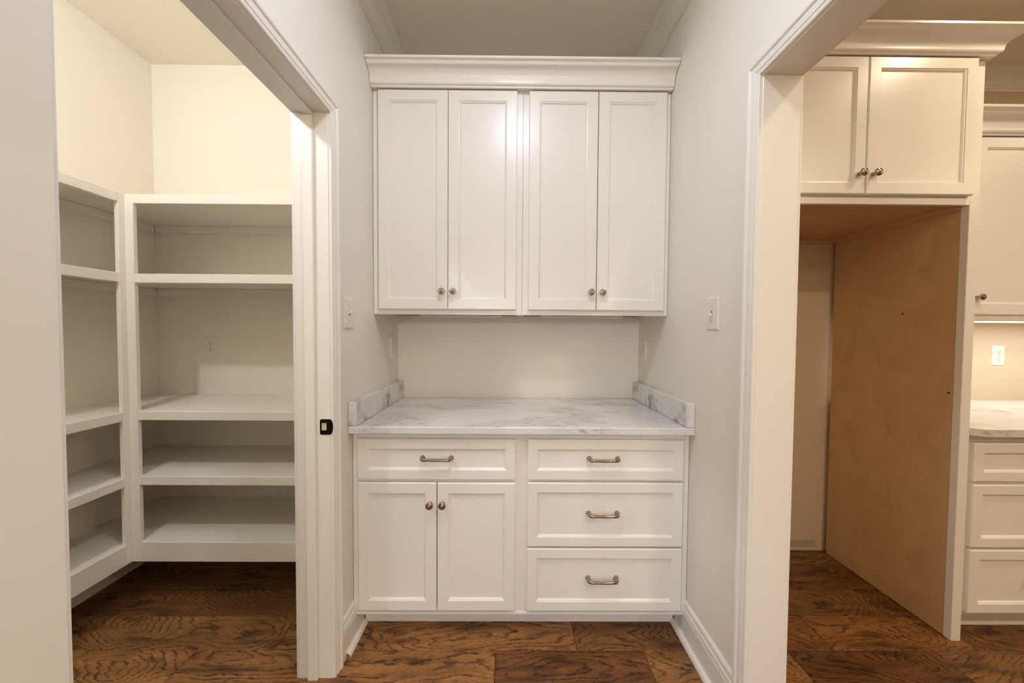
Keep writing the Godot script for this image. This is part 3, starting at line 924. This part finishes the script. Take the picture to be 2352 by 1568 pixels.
# ------------------------------------------------------------------ the tall surround for a refrigerator
func build_refrigerator_surround() -> void:
	var zf := 0.630
	var t := 0.0203
	var x0 := 0.945
	var x1 := 1.8835
	var c := thing("refrigerator_cabinet", "cream two-door cabinet high over the empty refrigerator recess", "cabinet")
	part("case", boxes([[x0, x1 - 0.0005, 1.862, 2.46, 0.003, zf - 0.019]]), "cabinet", c)
	part("bottom_panel", boxes([[x0, x1 - 0.0005, 1.850, 1.8615, 0.003, zf - 0.02]]), "plywood", c, "brown plywood underside")
	part("face_frame", boxes([[x0, x0 + 0.03, 1.8365, 2.46, zf - 0.019, zf], [x1 - 0.02, x1 - 0.0005, 1.8365, 2.46, zf - 0.019, zf], [x0 + 0.03, x1 - 0.02, 1.8365, 1.88, zf - 0.0188, zf - 0.0001], [x0 + 0.03, x1 - 0.02, 2.385, 2.46, zf - 0.0188, zf - 0.0001]]), "cabinet", c)
	part("cleat", boxes([[x1 - 0.020, x1 - 0.001, 1.826, 1.8495, 0.012, zf - 0.03]]), "plywood", c)
	part("cleat", boxes([[x0, x1 - 0.021, 1.826, 1.8495, 0.002, 0.020]]), "plywood", c)
	var d := front_part("door", 0.993, 1.4305, 1.8690, 2.4140, zf, t, 0.045, c)
	knob(d, V((1.4305 - 0.993) * 0.5 - 0.027, 1.948 - 2.1415, t))
	d = front_part("door", 1.4335, 1.8735, 1.8690, 2.4140, zf, t, 0.045, c)
	knob(d, V(-(1.8735 - 1.4335) * 0.5 + 0.027, 1.948 - 2.1415, t))
	# the tall end panel: a plywood sheet behind a painted stile
	var p := thing("end_panel", "tall cream end panel with a bare brown plywood inner face beside the refrigerator recess", "panel")
	part("plywood_sheet", boxes([[1.8845, 1.904, 0.004, 2.46, 0.030, 0.600]]), "plywood", p, "brown plywood")
	part("painted_side", boxes([[1.9045, 1.9245, 0.0008, 2.46, 0.030, 0.600]]), "cabinet", p)
	part("stile", boxes([[1.8842, 1.9250, 0.0008, 2.46, 0.6003, zf]], 0.0018), "cabinet", p)
	var kn := M.new()
	kn.lathe(PackedVector2Array([Vector2(0.0045, 0.0), Vector2(0.0035, 0.0006), Vector2(0.0, 0.0008)]), 12)
	for q in [[1.402, 0.395], [1.055, 0.586]]:
		var k := part("knot", kn, "slot", p)
		k.position = V(1.8845, q[0], q[1])
		k.rotation.y = -PI / 2
	var left := thing("end_panel", "end panel on the hidden left side of the refrigerator recess", "panel")
	part("plywood_sheet", boxes([[0.905, 0.9445, 0.0008, 2.46, 0.012, zf]]), "plywood", left)
	var m := M.new()
	m.sweep(crown(0.072, 0.076), PackedVector3Array([V(1.9255, 2.492, 0.40), V(1.9255, 2.492, zf + 0.021), V(0.89, 2.492, zf + 0.021)]), Vector3.UP, -1.0)
	m.box(V(0.905, 2.418, zf + 0.0005), V(1.9253, 2.492, zf + 0.0212))
	lone("crown_moulding", m, "cabinet", "cream crown moulding on the cabinet over the refrigerator recess", "crown moulding")
	# scuffed strip and gap at the foot of the recess wall
	lone("wall_patch", boxes([[1.10, 1.845, 0.022, 0.062, 0.0004, 0.0016]]), "drywall_patch", "bare grey strip of drywall at the foot of the refrigerator recess wall", "drywall")

func build_kitchen_run() -> void:
	var xa := 1.9265
	var xb := 4.3
	# base drawers beside the tall panel
	var zf := 0.607
	var t := 0.0203
	var units := [[xa, 2.62, "cream base cabinet with three drawers beside the tall refrigerator panel"], [2.6206, 3.4, "cream kitchen base cabinet with three drawers beyond the right edge of view"]]
	for u in units:
		var x0: float = u[0]
		var x1: float = u[1]
		var c := thing("drawer_cabinet", u[2], "cabinet")
		part("case", boxes([[x0 + 0.002, x1 - 0.002, 0.10, 0.882, 0.004, zf - 0.019]]), "cabinet", c)
		part("face_frame", boxes([[x0, x0 + 0.045, 0.10, 0.882, zf - 0.019, zf], [x1 - 0.045, x1, 0.10, 0.882, zf - 0.019, zf], [x0 + 0.045, x1 - 0.045, 0.84, 0.882, zf - 0.0188, zf - 0.0001], [x0 + 0.045, x1 - 0.045, 0.10, 0.14, zf - 0.0188, zf - 0.0001], [x0 + 0.045, x1 - 0.045, 0.66, 0.70, zf - 0.0188, zf - 0.0001], [x0 + 0.045, x1 - 0.045, 0.38, 0.41, zf - 0.0188, zf - 0.0001]]), "cabinet", c)
		part("toe_kick", boxes([[x0 + 0.001, x1 - 0.001, 0.0005, 0.10, 0.512, 0.545]], 0.001), "cabinet", c)
		for y in [[0.686, 0.849], [0.403, 0.672], [0.119, 0.392]]:
			var d := front_part("drawer", x0 + 0.029, x1 - 0.029, y[0], y[1], zf, t, 0.040, c)
			pull(d, V(0.0, 0.0, t - 0.0096))
	# countertop with a clipped front corner
	var m := M.new()
	m.sweep(PackedVector2Array([Vector2(xa, -0.0006), Vector2(xa, -0.622), Vector2(xa + 0.022, -0.648), Vector2(xa + 0.06, -0.656), Vector2(xb, -0.656), Vector2(xb, -0.0006)]), PackedVector3Array([V(0, 0.884, 0), V(0, 0.914, 0)]), V(0, 0, -1), -1.0)
	lone("countertop", m, "marble", "white marble kitchen countertop with a clipped corner at the tall panel", "countertop")
	# upper cabinets
	var zu := 0.3405
	for u in [[xa, 2.62, 2.255, "cream kitchen wall cabinet above the lit counter beside the tall panel"], [2.6206, 3.4, 3.01, "cream kitchen wall cabinet further along, beyond the right edge of view"]]:
		var x0: float = u[0]
		var x1: float = u[1]
		var c := thing("wall_cabinet", u[3], "cabinet")
		part("case", boxes([[x0 + 0.002, x1 - 0.002, 1.396, 2.33, 0.003, zu - 0.019]]), "cabinet", c)
		part("face_frame", boxes([[x0, x0 + 0.04, 1.3785, 2.33, zu - 0.019, zu], [x1 - 0.04, x1, 1.3785, 2.33, zu - 0.019, zu], [x0 + 0.04, x1 - 0.04, 1.3785, 1.42, zu - 0.0188, zu - 0.0001], [x0 + 0.04, x1 - 0.04, 2.23, 2.33, zu - 0.0188, zu - 0.0001]]), "cabinet", c)
		var d := front_part("door", x0 + 0.025, u[2] - 0.0015, 1.405, 2.262, zu, t, 0.05, c)
		d = front_part("door", u[2] + 0.0015, x1 - 0.025, 1.405, 2.262, zu, t, 0.05, c)
		knob(d, V(-(x1 - 0.0265 - u[2]) * 0.5 + 0.029, 1.487 - (1.405 + 2.262) * 0.5, t))
	m = M.new()
	m.sweep(crown(0.085, 0.098), PackedVector3Array([V(3.4, 2.362, zu + 0.021), V(xa + 0.0005, 2.362, zu + 0.021)]), Vector3.UP, -1.0)
	m.box(V(xa + 0.0005, 2.266, zu + 0.0005), V(3.4, 2.362, zu + 0.0212))
	lone("crown_moulding", m, "cabinet", "cream crown moulding on the lower kitchen wall cabinet at the right edge", "crown moulding")
	# lit bar under the wall cabinet
	var b := thing("under_cabinet_light", "glowing warm under-cabinet light bar above the kitchen counter", "light bar")
	part("housing", boxes([[2.36, 3.30, 1.374, 1.3955, 0.22, 0.27]], 0.003), "white_metal", b)
	part("lens", boxes([[2.38, 3.28, 1.368, 1.3738, 0.225, 0.265]], 0.002), "strip_glow", b)
	var l := AreaLight3D.new()
	l.name = "lamp"
	l.area_size = Vector2(0.90, 0.035)
	l.position = V(2.83, 1.364, 0.245)
	l.rotation.x = -PI / 2
	l.light_color = STRIP_COLOR
	l.light_energy = STRIP_ENERGY
	l.shadow_enabled = true
	b.add_child(l)

# ------------------------------------------------------------------ switches and sockets
func cover(w: float, h: float) -> M:
	var m := M.new()
	m.front(w, h, PackedVector2Array([Vector2(0, 0), Vector2(0, 0.0022), Vector2(0.004, 0.0056), Vector2(0.006, 0.006)]), true)
	return m

func screw(parent: Node, y: float, z := 0.006) -> void:
	var m := M.new()
	m.lathe(PackedVector2Array([Vector2(0.0034, 0.0), Vector2(0.003, 0.001), Vector2(0.0, 0.0014)]), 12)
	part("screw", m, "screw", parent).position = V(0, y, z)

func light_switch(at: Vector3, turn: float, label: String, up: float) -> void:
	var t := thing("light_switch", label, "switch", at)
	t.rotation.y = turn
	part("cover_plate", cover(0.080, 0.123), "plastic", t)
	part("toggle_slot", boxes([[-0.0055, 0.0055, -0.013, 0.013, 0.0058, 0.0066]], 0.0004), "plastic", t)
	part("slot_shadow", boxes([[-0.0035, 0.0035, -0.0095, 0.0095, 0.0062, 0.0068]]), "gap", t)
	var m := boxes([[-0.0034, 0.0034, -0.0045, 0.0045, 0.0, 0.015]], 0.0015)
	var lever := part("toggle", m, "plastic", t)
	lever.position = V(0, 0.002 * up, 0.005)
	lever.rotation.x = -0.45 * up
	screw(t, 0.030); screw(t, -0.030)

func outlet(at: Vector3, turn: float, label: String, w := 0.075, h := 0.118) -> void:
	var t := thing("wall_outlet", label, "outlet", at)
	t.rotation.y = turn
	part("cover_plate", cover(w, h), "plastic", t)
	for y in [0.0195, -0.0195]:
		var pts := PackedVector2Array()
		for i in 20:
			var a := TAU * i / 20.0
			pts.append(Vector2(clampf(0.0185 * cos(a), -0.0165, 0.0165), clampf(0.0185 * sin(a), -0.0135, 0.0135)))
		var m := M.new()
		m.plate(pts, 0.0055, 0.0078)
		var f := part("receptacle", m, "plastic", t)
		f.position.y = y
		part("slot", boxes([[-0.0072, -0.0052, -0.002, 0.0075, 0.0072, 0.0080]]), "slot", f)
		part("slot", boxes([[0.0052, 0.0072, -0.001, 0.0065, 0.0072, 0.0080]]), "slot", f)
		var g := M.new()
		g.lathe(PackedVector2Array([Vector2(0.0025, 0.0072), Vector2(0.0025, 0.0080), Vector2(0, 0.0080)]), 12)
		part("ground_hole", g, "slot", f).position.y = -0.0075
	screw(t, 0.0)

func build_fittings() -> void:
	light_switch(V(XL + 0.0003, 1.374, 0.645), PI / 2, "white toggle switch on the left alcove wall beside the pantry door casing", 1.0)
	light_switch(V(XR - 0.0003, 1.377, 0.765), -PI / 2, "white toggle switch on the right alcove wall beside the kitchen opening", -1.0)
	outlet(V(XL + 0.0003, 1.216, 0.106), PI / 2, "white outlet in the shade on the left wall under the wall cabinet")
	outlet(V(XR - 0.0003, 1.199, 0.085), -PI / 2, "white outlet in the shade on the right wall under the wall cabinet")
	outlet(V(-1.75, 1.204, PZ + 0.0003), 0.0, "white outlet on the pantry wall between two shelves", 0.077, 0.123)
	outlet(V(2.90, 1.181, 0.0003), 0.0, "white outlet on the bright kitchen wall under the glowing light bar")
